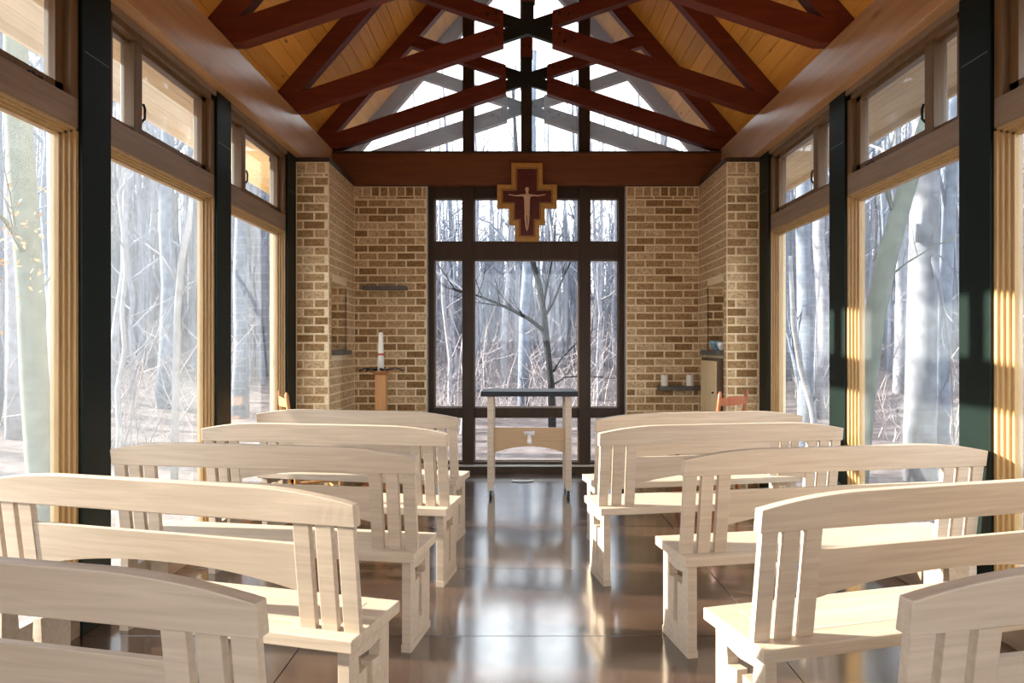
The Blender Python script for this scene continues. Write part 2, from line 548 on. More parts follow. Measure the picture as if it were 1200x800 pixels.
# ------------------------------------------------------------------ side windows
wcount = [0]
def side_window(s, ya, yb):
    wcount[0] += 1
    w = struct(empty('window_%d' % wcount[0], (0, 0, 0)))
    X0 = XC + 0.02                   # inner plane of the timber
    st = 0.0175
    ZG0, ZG1 = 0.14, 2.573           # lower glass
    ZT0, ZT1 = 2.62, 2.775           # transom board
    ZU0, ZU1 = 2.85, 3.31            # upper glass
    XG = 2.44
    # lower jambs, stepped
    for yy, d in ((ya, 1), (yb, -1)):
        poly = [(s * X0, yy)]
        for k in range(4):
            x = X0 + st * k
            t = 0.006 + st * (k + 1)
            poly += [(s * x, yy + d * t), (s * (x + st * (1 if k < 3 else 2.4)), yy + d * t)]
        poly.append((poly[-1][0], yy))
        MB().prism(poly, 0.10, ZT0, 'z').build('jamb', M['jamb'], w)
    # head, stepped
    poly = [(s * X0, ZT0)]
    for k in range(4):
        x = X0 + st * k
        t = (ZT0 - ZG1) * (k + 1) / 4
        poly += [(s * x, ZT0 - t), (s * (x + st * (1 if k < 3 else 2.4)), ZT0 - t)]
    poly.append((poly[-1][0], ZT0))
    MB().prism(poly, ya, yb, 'y').build('head', M['jamb'], w)
    box('sill', M['fir_rail'], s * (X0 - 0.01), s * 2.50, ya, yb, 0.0, ZG0 - 0.01, w, bevel=0.003)
    box('transom', M['fir_rail'], s * X0, s * 2.50, ya, yb, ZT0, ZT1, w, bevel=0.003)
    box('pane', M['glass'], s * XG, s * (XG + 0.008), ya + 0.05, yb - 0.05, ZG0 - 0.02, ZG1 + 0.02, w)
    # upper lights: fixed light near, awning sash far
    ym0, ym1 = ya + 0.30, ya + 0.385
    U = M['fir_dark']
    box('mullion', U, s * (X0 + 0.02), s * 2.475, ym0, ym1, ZT1, 3.37, w, bevel=0.004)
    box('upper_jamb', U, s * X0, s * 2.50, ya, ya + 0.05, ZT1, 3.37, w, bevel=0.003)
    box('upper_jamb', U, s * X0, s * 2.50, yb - 0.06, yb, ZT1, 3.37, w, bevel=0.003)
    box('upper_head', U, s * X0, s * 2.50, ya, yb, 3.33, 3.37, w)
    box('head_trim', M['fir_rail'], s * (XC + 0.005), s * 2.50, ya, yb, 3.37, ZB0, w, bevel=0.002)
    f = MB()
    f.box(s * 2.43, s * 2.47, ya + 0.05, ym0, ZT1, ZU0 - 0.03); f.box(s * 2.43, s * 2.47, ya + 0.05, ym0, ZU1, 3.33)
    f.build('fixed_light', U, w)
    box('pane', M['glass'], s * 2.45, s * 2.456, ya + 0.04, ym0 + 0.02, ZT1 + 0.03, 3.32, w)
    sash = MB()
    a, b = ym1, yb - 0.06
    sash.box(s * 2.41, s * 2.465, a, a + 0.035, ZT1 + 0.01, 3.33)
    sash.box(s * 2.41, s * 2.465, b - 0.06, b, ZT1 + 0.01, 3.33)
    sash.box(s * 2.41, s * 2.465, a, b, ZT1 + 0.01, ZU0 - 0.02)
    sash.box(s * 2.41, s * 2.465, a, b, ZU1 - 0.01, 3.33)
    so = sash.build('awning_sash', U, w)
    box('pane', M['glass'], s * 2.44, s * 2.446, a + 0.02, b - 0.03, ZU0 - 0.03, ZU1, so)
    cr = MB()
    yc = b - 0.2
    cr.lathe([(0.0, 0), (0.034, 0.0), (0.032, 0.014), (0.015, 0.022), (0, 0.024)], 12)
    cr.tube([(0, 0, 0.018), (s * -0.015, -0.05, 0.024), (s * -0.015, -0.075, 0.014)], 0.006, 6)
    cr.build('crank', M['hardware'], w, (s * (X0 + 0.035), yc, ZT1))
    la = MB().tube([(0, 0, 0), (s * -0.02, 0, 0.02), (s * -0.022, 0, 0.08), (s * -0.012, 0, 0.11)], 0.008, 6)
    la.build('latch', M['hardware'], w, (s * 2.405, a + 0.018, ZU0 + 0.02))
    return w
for s in (-1, 1):
    for i in (0, 1, 2, 4):
        side_window(s, COLY[i + 1] + CW, COLY[i] - CW)
# unseen walls added on both sides of the viewer to shade the nearest pews
for s, side in ((-1, 'left'), (1, 'right')):
    ew = struct(box('wall_%s_entry' % side, M['soffit'], s * 2.40, s * 2.56, COLY[4] + CW, COLY[3] - CW, 0, ZB0 - 0.001))
    for y0, y1 in ((COLY[4] + CW, COLY[3] - CW),):
        y = y0
        while y < y1 - 0.02:
            box('wall_board', M['soffit'], s * 2.385, s * 2.40, y + 0.002, min(y + 0.133, y1) - 0.002, 0.0, ZB0 - 0.002, ew)
            y += 0.133

# ------------------------------------------------------------------ brick walls
BP, BH = 0.223, 0.0885
brick_cache = {}
def brick_mesh(w, h, key=''):
    k = (round(w, 4), round(h, 4))
    if k not in brick_cache:
        d = 0.03
        bz = min(0.004, h / 4)
        m = MB()
        hw, hh = w / 2, h / 2
        # face towards -Y, slightly bevelled
        vs = [(-hw, d, -hh), (hw, d, -hh), (hw, d, hh), (-hw, d, hh),
              (-hw, 0.004, -hh), (hw, 0.004, -hh), (hw, 0.004, hh), (-hw, 0.004, hh),
              (-hw + bz, 0, -hh + bz), (hw - bz, 0, -hh + bz), (hw - bz, 0, hh - bz), (-hw + bz, 0, hh - bz)]
        fs = [(0, 1, 2, 3), (8, 9, 10, 11)]
        for i in range(4):
            j = (i + 1) % 4
            fs += [(i, j, j + 4, i + 4), (i + 4, j + 4, j + 8, i + 8)]
        m.add(vs, fs)
        brick_cache[k] = m.mesh('brick', M['brick'])
    return brick_cache[k]

def courses(ztop):
    """list of (z_centre, height, kind) from the top of the wall down"""
    out = [(ztop - 0.06, 0.1, 'soldier'), (ztop - 0.132, 0.022, 'thin')]
    z = ztop - 0.153
    k = 0
    while z - BH > -0.03:
        out.append((z - BH / 2, BH - 0.0185, k % 2))
        z -= BH; k += 1
    return out

def brick_face(parent, x0, x1, y, ztop, zlim=(-1, 9), joint=0.018, offs=0.0):
    """individual bricks on a face looking to -Y"""
    rnd = random.Random(int(x0 * 1000) + int(y * 77))
    for zc, h, kind in courses(ztop):
        if not (zlim[0] <= zc - h / 2 and zc + h / 2 <= zlim[1]): continue
        if kind == 'soldier':
            pitch, st = 0.1, 0
        elif kind == 'thin':
            pitch, st = BP, 0.1
        else:
            pitch, st = BP, (0 if kind == 0 else -BP / 2)
        a = x0 + st - (offs if kind != 'soldier' else 0)
        while a > x0 + 1e-6: a -= pitch
        while a < x1 - 0.02:
            b = a + pitch
            l = max(a, x0) + joint / 2; r = min(b, x1) - joint / 2
            if r - l > 0.025:
                hh = h + rnd.uniform(-0.002, 0.002)
                o = link('brick', brick_mesh(round(r - l, 3), round(h, 3)), parent,
                         ((l + r) / 2, y - 0.003 - rnd.uniform(0, 0.003), zc + rnd.uniform(-0.0012, 0.0012)))
            a = b

def brick_stuff(name, parent, boxes):
    """bricks seen at a grazing angle on the pier flanks, joined"""
    m = MB()
    for b in boxes: m.box(*b)
    o = m.build(name, M['brick'], parent)
    o['kind'] = 'stuff'
    return o

ZT = 3.365
# front wall halves (mortar core + bricks)
for s, side in ((-1, 'left'), (1, 'right')):
    x0, x1 = sorted((s * 1.168, s * XP))
    wl = struct(box('wall_front_' + side, M['mortar'], min(s * 1.168, s * 2.6), max(s * 1.168, s * 2.6), YB, YW + 0.12, 0, ZT))
    brick_face(wl, x0, x1, YB, ZT, offs=0.06 if s < 0 else 0.0)
    # pier with niche
    n0, n1, nz0, nz1, nd = 7.02, 7.64, 1.40, 2.165, 0.27
    core = MB()
    xo = 2.62
    y1 = YB - 0.001
    core.box(s * XP, s * xo, YP, n0, 0, ZT)
    core.box(s * XP, s * xo, n1, y1, 0, ZT)
    core.box(s * XP, s * xo, n0, n1, 0, nz0)
    core.box(s * XP, s * xo, n0, n1, nz1, ZT)
    core.box(s * (XP + nd), s * xo, n0, n1, nz0, nz1)
    pw = struct(core.build('wall_' + side, M['mortar']))
    fx0, fx1 = sorted((s * XP, s * XC))
    brick_face(pw, fx0, fx1, YP, ZT, offs=0.04 if s < 0 else 0.13)
    jx0, jx1 = sorted((s * (XP + 0.005), s * (XP + nd)))
    brick_face(pw, jx0, jx1, n1, ZT, zlim=(nz0, nz1 + 0.02), offs=0.05)
    bxs = []
    rnd = random.Random(5 + s)
    xa, xb = s * (XP - 0.005), s * (XP + 0.02)
    for zc, h, kind in courses(ZT):
        pitch = 0.1 if kind == 'soldier' else BP
        a = YP + 0.0 - (BP / 2 if kind == 1 else 0)
        while a < YB:
            b = a + pitch
            l, r = max(a, YP) + 0.0075, min(b, YB - 0.01) - 0.0075
            segs = [(l, r)]
            if zc + h / 2 > nz0 and zc - h / 2 < nz1:
                segs = []
                if l < n0: segs.append((l, min(r, n0)))
                if r > n1: segs.append((max(l, n1), r))
            for l2, r2 in segs:
                if r2 - l2 > 0.02:
                    dx = rnd.uniform(0, 0.003)
                    bxs.append((xa - s * dx, xb, l2, r2, zc - h / 2, zc + h / 2))
            a = b
    brick_stuff('flank_bricks', pw, bxs)
    box('pier_cap', M['winframe'], s * (XP - 0.012), s * xo, YP - 0.012, y1 - 0.06, ZT, ZB0 - 0.001, pw)

# slate shelves
def shelf(x0, x1, y0, y1, z0, z1, label, name='slate_shelf'):
    o = box(name, M['slate_shelf'], x0, x1, y0, y1, z0, z1, bevel=0.004)
    return tag(o, label, 'shelf', 'slate shelves')
shelf(1.935, 2.285, 7.022, 7.636, 1.402, 1.452, 'slate shelf in the right brick niche, holding a blue bowl')
shelf(-2.285, -1.955, 7.022, 7.636, 1.402, 1.452, 'empty slate shelf in the niche of the left brick pier')
shelf(-1.90, -1.39, 7.865, 7.996, 2.15, 2.19, 'empty slate ledge high on the brick wall left of the altar window')
shelf(1.53, 2.0, 7.84, 7.996, 0.985, 1.035, 'low slate ledge with two white candles right of the altar window')

# ------------------------------------------------------------------ front window
def frame_box(w, name, x0, x1, z0, z1, y0=YW - 0.07, y1=YW + 0.07, mat='winframe'):
    return box(name, M[mat], x0, x1, y0, y1, z0, z1, w, bevel=0.004)
fw = struct(empty('window_front', (0, YW, 0)))
fw.location = (0, 0, 0)
ZR = [(0.045, 0.125), (0.65, 0.765), (2.52, 2.735), (3.25, 3.374)]
for s in (-1, 1):
    frame_box(fw, 'side_post', s * 1.092, s * 1.165, 0.0, 3.374)
    frame_box(fw, 'mullion', s * 0.621, s * 0.756, 0.0, 3.374, YW - 0.09, YW + 0.08)
for i, (z0, z1) in enumerate(ZR):
    for a, b in ((-1.092, -0.756), (-0.621, 0.621), (0.756, 1.092)):
        frame_box(fw, 'rail', a, b, z0, z1, YW - 0.085 if i == 2 else YW - 0.06, YW + 0.06)
for a, b in ((-1.092, -0.756), (-0.621, 0.621), (0.756, 1.092)):
    for k in range(3):
        z0, z1 = ZR[k][1], ZR[k + 1][0]
        box('pane', M['glass_front'], a - 0.01, b + 0.01, YW + 0.03, YW + 0.038, z0 - 0.01, z1 + 0.01, fw)
        bead = MB()
        t = 0.012
        for q in ((a, a + t, z0, z1), (b - t, b, z0, z1), (a + t, b - t, z0, z0 + t), (a + t, b - t, z1 - t, z1)):
            bead.box(q[0], q[1], YW - 0.0, YW + 0.028, q[2], q[3])
        bead.build('glazing_bead', M['fir_rail'], fw)
box('threshold', M['alu'], -1.165, 1.165, YW - 0.10, YW - 0.061, 0.075, 0.095, fw)
box('base_board', M['winframe'], -1.165, 1.165, YW - 0.098, YW - 0.062, 0.0, 0.074, fw)
# reveal strips of pale sealant beside the brick
for s in (-1, 1):
    box('edge_trim', M['concrete'], s * 1.158, s * 1.168, YB + 0.0, YW - 0.07, 0.0, 3.374, fw)

# gable glazing
gw = struct(empty('window_gable', (0, 0, 0)))
def gab(x): return zroof(x) - 0.02
box('bottom_rail', M['winframe'], -2.26, 2.26, YW - 0.04, YW + 0.08, 3.766, 3.80, gw)
for xa, xb in ((-0.065, 0.065), (-0.756, -0.621), (0.621, 0.756)):
    MB().prism([(xa, 3.80), (xb, 3.80), (xb, gab(xb)), ((xa + xb) / 2, gab((xa + xb) / 2)), (xa, gab(xa))], YW - 0.05, YW + 0.07, 'y').build('mullion', M['winframe'], gw)
for s in (-1, 1):
    MB().prism([(s * 0.055, 3.795), (s * 0.631, 3.795), (s * 0.631, gab(0.631)), (s * 0.055, gab(0.055))], YW + 0.02, YW + 0.028, 'y').build('pane', M['glass_gable'], gw)
    MB().prism([(s * 0.746, 3.795), (s * 2.5, 3.795), (s * 2.5, gab(2.5)), (s * 0.746, gab(0.746))], YW + 0.02, YW + 0.028, 'y').build('pane', M['glass_gable'], gw)

# rear of the room: low brick wall with glazing above (behind the viewer)
rw = struct(box('wall_rear', M['mortar'], -2.6, 2.6, YR0 - 0.2, YR0, 0, 1.0))
gr = struct(empty('window_rear', (0, 0, 0)))
for x in (-2.5, -1.25, 0, 1.25, 2.5):
    box('mullion', M['winframe'], x - 0.06, x + 0.06, YR0 - 0.15, YR0 - 0.05, 1.0, 3.4, gr)
for a in (-1.25, 0):
    box('pane', M['glass'], a + 0.05, a + 1.2, YR0 - 0.1, YR0 - 0.092, 1.0, 3.4, gr)
box('header', M['winframe'], -2.26, 2.26, YR0 - 0.15, YR0 - 0.05, 3.4, 3.75, gr)
struct(MB().prism([(-2.5, 3.75), (2.5, 3.75), (2.5, zroof(2.5)), (0, zroof(0)), (-2.5, zroof(2.5))], YR0 - 0.15, YR0 - 0.05, 'y').build('wall_rear_gable', M['plank']))
for s in (-1, 1):
    box('side_panel', M['plank'], s * 1.31, s * 2.44, YR0 - 0.12, YR0 - 0.08, 1.0, 3.4, gr)
for s, side in ((-1, 'left'), (1, 'right')):
    struct(box('wall_rear_' + side, M['mortar'], s * 2.36, s * 2.6, YR0, COLY[-1] - CW, 0, ZB0))

# ------------------------------------------------------------------ scissor trusses
def truss(y, label, mt=None):
    mt = mt or M['truss']
    t = empty('roof_truss', (0, y, 0))
    hy = 0.055
    CH = 0.20                    # lower chord vertical depth
    CU = 0.15
    HZ = 4.63
    cs = 0.333
    for s in (-1, 1):
        # rafter
        xr = 2.60
        dz = 0.27
        xl = XB + (ZC - dz - ZB1) / SL
        MB().prism([(s * xr, zroof(xr) - 0.004), (s * 0.055, zroof(0.055) - 0.004), (s * 0.055, zroof(0.055) - dz), (s * xl, ZB1), (s * xr, ZB1)],
                   -hy, hy, 'y').build('rafter', mt, t, bevel=0.004)
        # lower chord half: foot to hub
        xf = XB - 0.01
        zc = lambda x: HZ - cs * x
        x1 = 0.24
        xl = (HZ - CH / 2 - ZB1) / cs
        xt = 2.5
        MB().prism([(s * xl, ZB1), (s * x1, zc(x1) - CH / 2), (s * x1, zc(x1) + CH / 2), (s * xt, zc(xt) + CH / 2), (s * xt, ZB1)],
                   -hy - 0.003, hy + 0.003, 'y').build('lower_chord', mt, t, bevel=0.004)
        # upper chord half: hub to opposite rafter
        zu = lambda x: HZ + cs * x
        # meets rafter underside: HZ + cs x = zroof(x) - 0.265
        xe = (ZC + SL * XB - 0.27 - HZ) / (SL + cs) + 0.05
        MB().prism([(s * x1, zu(x1) - CU / 2), (s * xe, zu(xe) - CU / 2), (s * (xe - 0.06), zu(xe - 0.06) + CU / 2), (s * x1, zu(x1) + CU / 2)],
                   -hy + 0.004, hy - 0.004, 'y').build('upper_chord', mt, t, bevel=0.004)
    MB().box(-0.072, 0.072, -hy, hy, HZ + 0.25, zroof(0) - 0.09).build('king_post', mt, t, bevel=0.004)
    hub = empty('steel_hub', (0, 0, 0), parent=t)
    for sg in (-1, 1):
        d = 0.062
        MB().prism([(-0.30, HZ - sg * cs * 0.30 - d), (0.30, HZ + sg * cs * 0.30 - d), (0.30, HZ + sg * cs * 0.30 + d), (-0.30, HZ - sg * cs * 0.30 + d)],
                   -0.03 - 0.002 * sg, 0.03 + 0.002 * sg, 'y').build('hub_arm', M['hub'], hub)
    MB().box(-0.058, 0.058, -0.035, 0.035, HZ - 0.06, HZ + 0.30).build('hub_post', M['hub'], hub)
    def bolt(x, z):
        b = MB()
        n = 8
        vs = [(x + 0.013 * math.cos(2 * math.pi * k / n), yy, z + 0.013 * math.sin(2 * math.pi * k / n)) for yy in (-hy - 0.014, -hy + 0.01) for k in range(n)]
        b.add(vs, [tuple(range(n)), tuple(range(n, 2 * n))] + [(k, (k + 1) % n, n + (k + 1) % n, n + k) for k in range(n)])
        b.build('bolt', M['hardware'], t)
    for s in (-1, 1):
        for dx, dz in ((0.31, 0.03), (0.36, -0.03), (0.43, 0.03)):
            bolt(s * dx, HZ - cs * dx + dz)
        for dx, dz in ((0.31, 0.02), (0.40, -0.02)):
            bolt(s * dx, HZ + cs * dx + dz)
    for x in (-0.03, 0.03): bolt(x, HZ + 0.36)
    tag(t, label, 'truss', 'scissor roof trusses')
truss(9.0, 'weathered grey brown scissor truss outside beyond the gable glass', M['hazed'])
truss(8.03, 'red timber scissor truss standing on the header against the gable window')
truss(6.74, 'red timber scissor truss over the brick piers, second from the altar window')
truss(5.24, 'red timber scissor truss third from the altar window, hub out of view')
truss(3.66, 'red timber scissor truss overhead, nearest the viewer')
truss(2.08, 'red timber scissor truss overhead, behind the viewer')

# ------------------------------------------------------------------ cross over the altar window
cx, cy = 0.0, 7.90
cr = empty('wall_cross', (0.005, cy, 2.705))
def stepped(k):
    hw = [(0.143, 0.0), (0.143, 0.19), (0.209, 0.19), (0.209, 0.382), (0.346, 0.382), (0.346, 0.654), (0.181, 0.654), (0.181, 0.904)]
    pts = []
    def off(p, i):
        x, z = p
        return x, z
    # inset outline by k
    r = []
    zs = {0.0: k, 0.19: k if False else 0.19}
    raw = [(0.143 - k, k), (0.143 - k, 0.19 + k), (0.209 - k, 0.19 + k), (0.209 - k, 0.382 + k), (0.346 - k, 0.382 + k),
           (0.346 - k, 0.654 - k), (0.181 - k, 0.654 - k), (0.181 - k, 0.904 - k)]
    return raw + [(-x, z) for x, z in raw[::-1]]
plate_with_hole(stepped(0.0), stepped(0.052), -0.03, 0.04).build('gilded_border', M['ochre'], cr, bevel=0.006)
MB().prism(stepped(0.048), -0.012, 0.03, 'y').build('red_field', M['crossred'], cr)
plate_with_hole(stepped(0.058), stepped(0.066), -0.018, 0.0).build('inner_fillet', M['ochre'], cr)
# simple plain carved figure, one continuous skin
def skin_figure(name, verts, edges, radii, mat, parent, root=0, sub=2):
    me = bpy.data.meshes.new(name)
    me.from_pydata(verts, edges, [])
    me.materials.append(mat)
    o = bpy.data.objects.new(name, me)
    COL.objects.link(o); o.parent = parent
    o.modifiers.new('skin', 'SKIN')
    for i, r in enumerate(radii):
        me.skin_vertices[0].data[i].radius = (r, r * 0.7)
    me.skin_vertices[0].data[root].use_root = True
    sm = o.modifiers.new('sub', 'SUBSURF'); sm.levels = sub; sm.render_levels = sub
    return o
fv = [(0, -0.03, 0.36), (0, -0.032, 0.43), (0, -0.034, 0.515), (0, -0.032, 0.555), (0, -0.036, 0.60), (0, -0.036, 0.625),
      (-0.05, -0.03, 0.53), (-0.13, -0.028, 0.525), (-0.215, -0.026, 0.54), (0.05, -0.03, 0.53), (0.13, -0.028, 0.525), (0.215, -0.026, 0.54),
      (-0.018, -0.03, 0.29), (-0.012, -0.03, 0.18), (0.018, -0.03, 0.29), (0.012, -0.03, 0.18), (0, -0.03, 0.115)]
fe = [(0, 1), (1, 2), (2, 3), (3, 4), (4, 5), (2, 6), (6, 7), (7, 8), (2, 9), (9, 10), (10, 11), (0, 12), (12, 13), (0, 14), (14, 15), (13, 16), (15, 16)]
fr = [0.04, 0.036, 0.042, 0.014, 0.026, 0.022, 0.018, 0.012, 0.009, 0.018, 0.012, 0.009, 0.022, 0.014, 0.022, 0.014, 0.012]
skin_figure('carved_figure', fv, fe, fr, M['corpus'], cr)
tag(cr, 'stepped wooden cross with ochre border and pale figure hanging over the altar window', 'cross')

# ------------------------------------------------------------------ altar table
al = empty('altar_table', (0, 6.74, 0))
ax0, ax1 = -0.465, 0.495
ac = 0.015
MB().box(ax0, ax1, -0.03, 0.45, 1.0, 1.05).build('table_top', M['slate'], al, bevel=0.006)
LG = []
for x in (ac - 0.385, ac + 0.385):
    for y in (0.0, 0.37):
        MB().box(x - 0.031, x + 0.031, y, y + 0.06, 0.085, 0.998).build('leg', M['maple'], al, bevel=0.003)
        c = empty('caster', (x, y + 0.03, 0), parent=al)
        w = MB()
        n = 14
        vs = [(xx, 0.03 * math.cos(2 * math.pi * k / n) , 0.03 + 0.03 * math.sin(2 * math.pi * k / n)) for xx in (-0.012, 0.012) for k in range(n)]
        w.add(vs, [tuple(range(n)), tuple(range(n, 2 * n))] + [(k, (k + 1) % n, n + (k + 1) % n, n + k) for k in range(n)])
        w.build('wheel', M['rubber'], c)
        MB().box(-0.02, -0.014, -0.012, 0.016, 0.02, 0.082).box(0.014, 0.02, -0.012, 0.016, 0.02, 0.082).box(-0.022, 0.022, -0.02, 0.02, 0.07, 0.085).build('fork', M['alu'], c)
def tau(cx_, z0, z1, bw, bh, sw0, sw1, fl=0.008):
    """tau outline: bar half width bw, bar height bh, stem half widths at top/bottom"""
    return [(cx_ - sw1, z0), (cx_ + sw1, z0), (cx_ + sw0, z1 - bh), (cx_ + bw, z1 - bh - fl), (cx_ + bw + fl, z1 + fl),
            (cx_, z1 - fl * 0.3), (cx_ - bw - fl, z1 + fl), (cx_ - bw, z1 - bh - fl), (cx_ - sw0, z1 - bh)]
def apron_outline(xa, xb, z0, zp, z1, n=14):
    pts = []
    for k in range(n + 1):
        t = k / n
        pts.append((xa + (xb - xa) * t, z0 + (zp - z0) * (1 - (2 * t - 1) ** 2)))
    return pts + [(xb, z1), (xa, z1)]
xa, xb = ac - 0.354, ac + 0.354
plate_with_hole(apron_outline(xa, xb, 0.44, 0.505, 0.69), tau(ac, 0.532, 0.655, 0.05, 0.035, 0.016, 0.022, 0.004), 0.016, 0.044).build('front_apron', M['apron'], al, bevel=0.002)
for x in (ac - 0.385, ac + 0.385):
    MB().box(x - 0.012, x + 0.012, 0.06, 0.37, 0.9, 0.998).build('side_rail', M['maple'], al)
tag(al, 'altar table with slate top, pale wood legs on casters and tau cutout', 'table')

# ------------------------------------------------------------------ pews
PL, PD = 1.65, 0.391
ZS = 0.493
def make_pew():
    p = empty('pew')
    h = PL / 2
    mp = M['maple']
    # seat slab with an inlaid lid panel
    MB().box(-h, h, 0, PD, ZS - 0.047, ZS - 0.0012).build('seat', mp, p, bevel=0.004)
    MB().box(-h + 0.115, h - 0.115, 0.105, PD - 0.06, ZS - 0.004, ZS).build('seat_panel', mp, p, bevel=0.001)
    # end panels with tau cut-out
    for s in (-1, 1):
        outer = [(0.032, 0.0), (0.346, 0.0), (0.346, ZS - 0.047), (0.032, ZS - 0.047)]
        m = plate_with_hole(outer, tau(0.185, 0.115, 0.385, 0.078, 0.052, 0.017, 0.028, 0.007), 0, 0.045)
        # plate is in x/z with thickness along y: turn so that x->y, y->x
        xx = s * (h - 0.027)
        m.v = [(xx - s * y, x, z) for x, y, z in m.v]
        e = m.build('end_panel', mp, p, bevel=0.002)
        MB().box(xx + s * 0.003, xx - s * 0.048, 0.028, 0.35, 0.0, 0.035).build('foot_rail', mp, e)
    # slats, raked
    zb, zt = ZS - 0.002, 0.885
    yb0, yt0 = 0.062, 0.012
    def rake(z): return yb0 + (yt0 - yb0) * (z - zb) / (zt - zb)
    th = 0.026
    for s in (-1, 1):
        for u in (0.002, 0.089, 0.176):
            x0 = s * (h - u); x1 = s * (h - u - 0.063)
            MB().prism([(rake(zb), zb), (rake(zb) + th, zb), (rake(zt) + th, zt), (rake(zt), zt)], min(x0, x1), max(x0, x1), 'x').build('slat', mp, p, bevel=0.002)
    # middle rail with arched lower edge, same rake
    n = 24
    xa, xb = -h + 0.237, h - 0.237
    front = []
    def yo(z): return rake(z) + 0.003
    lower = [(xa + (xb - xa) * k / n, 0.625 + 0.062 * (1 - abs(2 * k / n - 1) ** 2.2)) for k in range(n + 1)]
    pts = lower + [(xb, 0.80), (xa, 0.80)]
    m = MB(); N_ = len(pts)
    vs = [(x, yo(z), z) for x, z in pts] + [(x, yo(z) + 0.022, z) for x, z in pts]
    fs = []
    # faces as strips so the arch stays planar
    for off, fl in ((0, 1), (N_, -1)):
        pass
    top = [(x, 0.80) for x, z in lower]
    vs = []
    for (x, z), (tx, tz) in zip(lower, top):
        vs += [(x, yo(z), z), (tx, yo(tz), tz), (x, yo(z) + 0.022, z), (tx, yo(tz) + 0.022, tz)]
    for k in range(n):
        a, b = 4 * k, 4 * k + 4
        fs += [(a, b, b + 1, a + 1), (a + 2, a + 3, b + 3, b + 2), (a + 1, b + 1, b + 3, a + 3), (a, a + 2, b + 2, b)]
    fs += [(0, 1, 3, 2), (4 * n, 4 * n + 2, 4 * n + 3, 4 * n + 1)]
    m.add(vs, fs).build('middle_rail', mp, p, bevel=0.002)
    # crest rail, top edge dropping at both ends
    n = 40
    vs = []; fs = []
    hr = h + 0.008
    def ztop(x):
        d = max(0.0, (abs(x) - (hr - 0.42)) / 0.42)
        return 1.0 - 0.043 * d ** 2.0
    for k in range(n + 1):
        x = -hr + 2 * hr * k / n
        y0 = 0.0
        z0 = 0.876
        zt_ = ztop(x)
        rk = -0.012
        vs += [(x, y0 + 0.008, z0), (x, y0 + rk + 0.008, zt_), (x, y0 + 0.05, z0), (x, y0 + rk + 0.05, zt_)]
    for k in range(n):
        a, b = 4 * k, 4 * k + 4
        fs += [(a, b, b + 1, a + 1), (a + 2, a + 3, b + 3, b + 2), (a + 1, b + 1, b + 3, a + 3), (a, a + 2, b + 2, b)]
    fs += [(0, 1, 3, 2), (4 * n, 4 * n + 2, 4 * n + 3, 4 * n + 1)]
    MB().add(vs, fs).build('crest_rail', mp, p, bevel=0.004)
    return p
def copy_tree(o, parent=None):
    c = o.copy(); COL.objects.link(c); c.parent = parent
    for ch in o.children: copy_tree(ch, c)
    return c
pew0 = make_pew()
rows = ['front row, nearest the altar', 'second row from the altar', 'third row from the altar', 'fourth row from the altar', 'rear row, nearest the viewer']
poses = {
    ('right', 0): (0.481, 4.984, 0.187), ('right', 1): (0.418, 4.225, 0.169), ('right', 2): (0.702, 3.240, 0.175),
    ('right', 3): (0.72, 2.256, 0.255), ('right', 4): (0.755, 1.455, 0.205),
    ('left', 0): (-0.561, 5.119, 0.197), ('left', 1): (-0.537, 4.209, 0.163), ('left', 2): (-0.597, 3.302, 0.167),
    ('left', 3): (-0.659, 2.328, 0.255), ('left', 4): (-0.65, 1.44, 0.215)}
first = True
for (side, i), (x, y, t) in poses.items():
    o = pew0 if first else copy_tree(pew0)
    first = False
    s = 1 if side == 'right' else -1
    o.location = (x + s * math.cos(t) * PL / 2, y + math.sin(t) * PL / 2, 0)
    o.rotation_euler = (0, 0, s * t)
    tag(o, 'pale wooden pew with slatted back, %s of the aisle, %s' % (side, rows[i]), 'pew', 'pale wooden pews')

# ------------------------------------------------------------------ candle stand, candles, bowls, cabinet
st = empty('candle_stand', (-1.56, 7.30, 0))
MB().box(-0.058, 0.058, -0.058, 0.058, 0.04, 1.19).build('post', M['post'], st, bevel=0.006)
MB().box(-0.17, 0.17, -0.17, 0.17, 0, 0.04).build('base', M['post'], st, bevel=0.006)
MB().lathe([(0.0, 1.19), (0.06, 1.19), (0.13, 1.225), (0.125, 1.235), (0.0, 1.225)], 16).build('dish', M['post'], st, smooth=False)
for k, (ang, ln) in enumerate(((math.pi, 0.235), (0.05, 0.235), (2.2, 0.2), (4.0, 0.2), (5.2, 0.2))):
    m = MB(); vs = []; n = 8
    for i in range(n + 1):
        t = i / n
        r = 0.07 + (ln - 0.07) * t
        wd = 0.055 * math.sin(math.pi * (0.15 + 0.83 * t))
        zz = 1.228 + 0.024 * math.sin(3.0 * t)
        for q, dz in ((-1, 0.012), (0, 0.0), (1, 0.012)):
            vs.append((r * math.cos(ang) - q * wd * math.sin(ang), r * math.sin(ang) + q * wd * math.cos(ang), zz + dz + 0.006 * math.sin(5 * t + q)))
    nv = len(vs)
    vs += [(x, y, z - 0.005) for x, y, z in vs]
    fs = []
    for i in range(n):
        for q in range(2):
            a = i * 3 + q
            fs += [(a, a + 1, a + 4, a + 3), (a + nv, a + 3 + nv, a + 4 + nv, a + 1 + nv)]
        fs += [(i * 3, i * 3 + 3, i * 3 + 3 + nv, i * 3 + nv), (i * 3 + 2, i * 3 + 2 + nv, i * 3 + 5 + nv, i * 3 + 5)]
    m.add(vs, fs).build('metal_leaf', M['tray'], st)
tag(st, 'square oak candle stand with dark metal leaves left of the altar window', 'stand')
ca = empty('paschal_candle', (-1.565, 7.30, 1.2305))
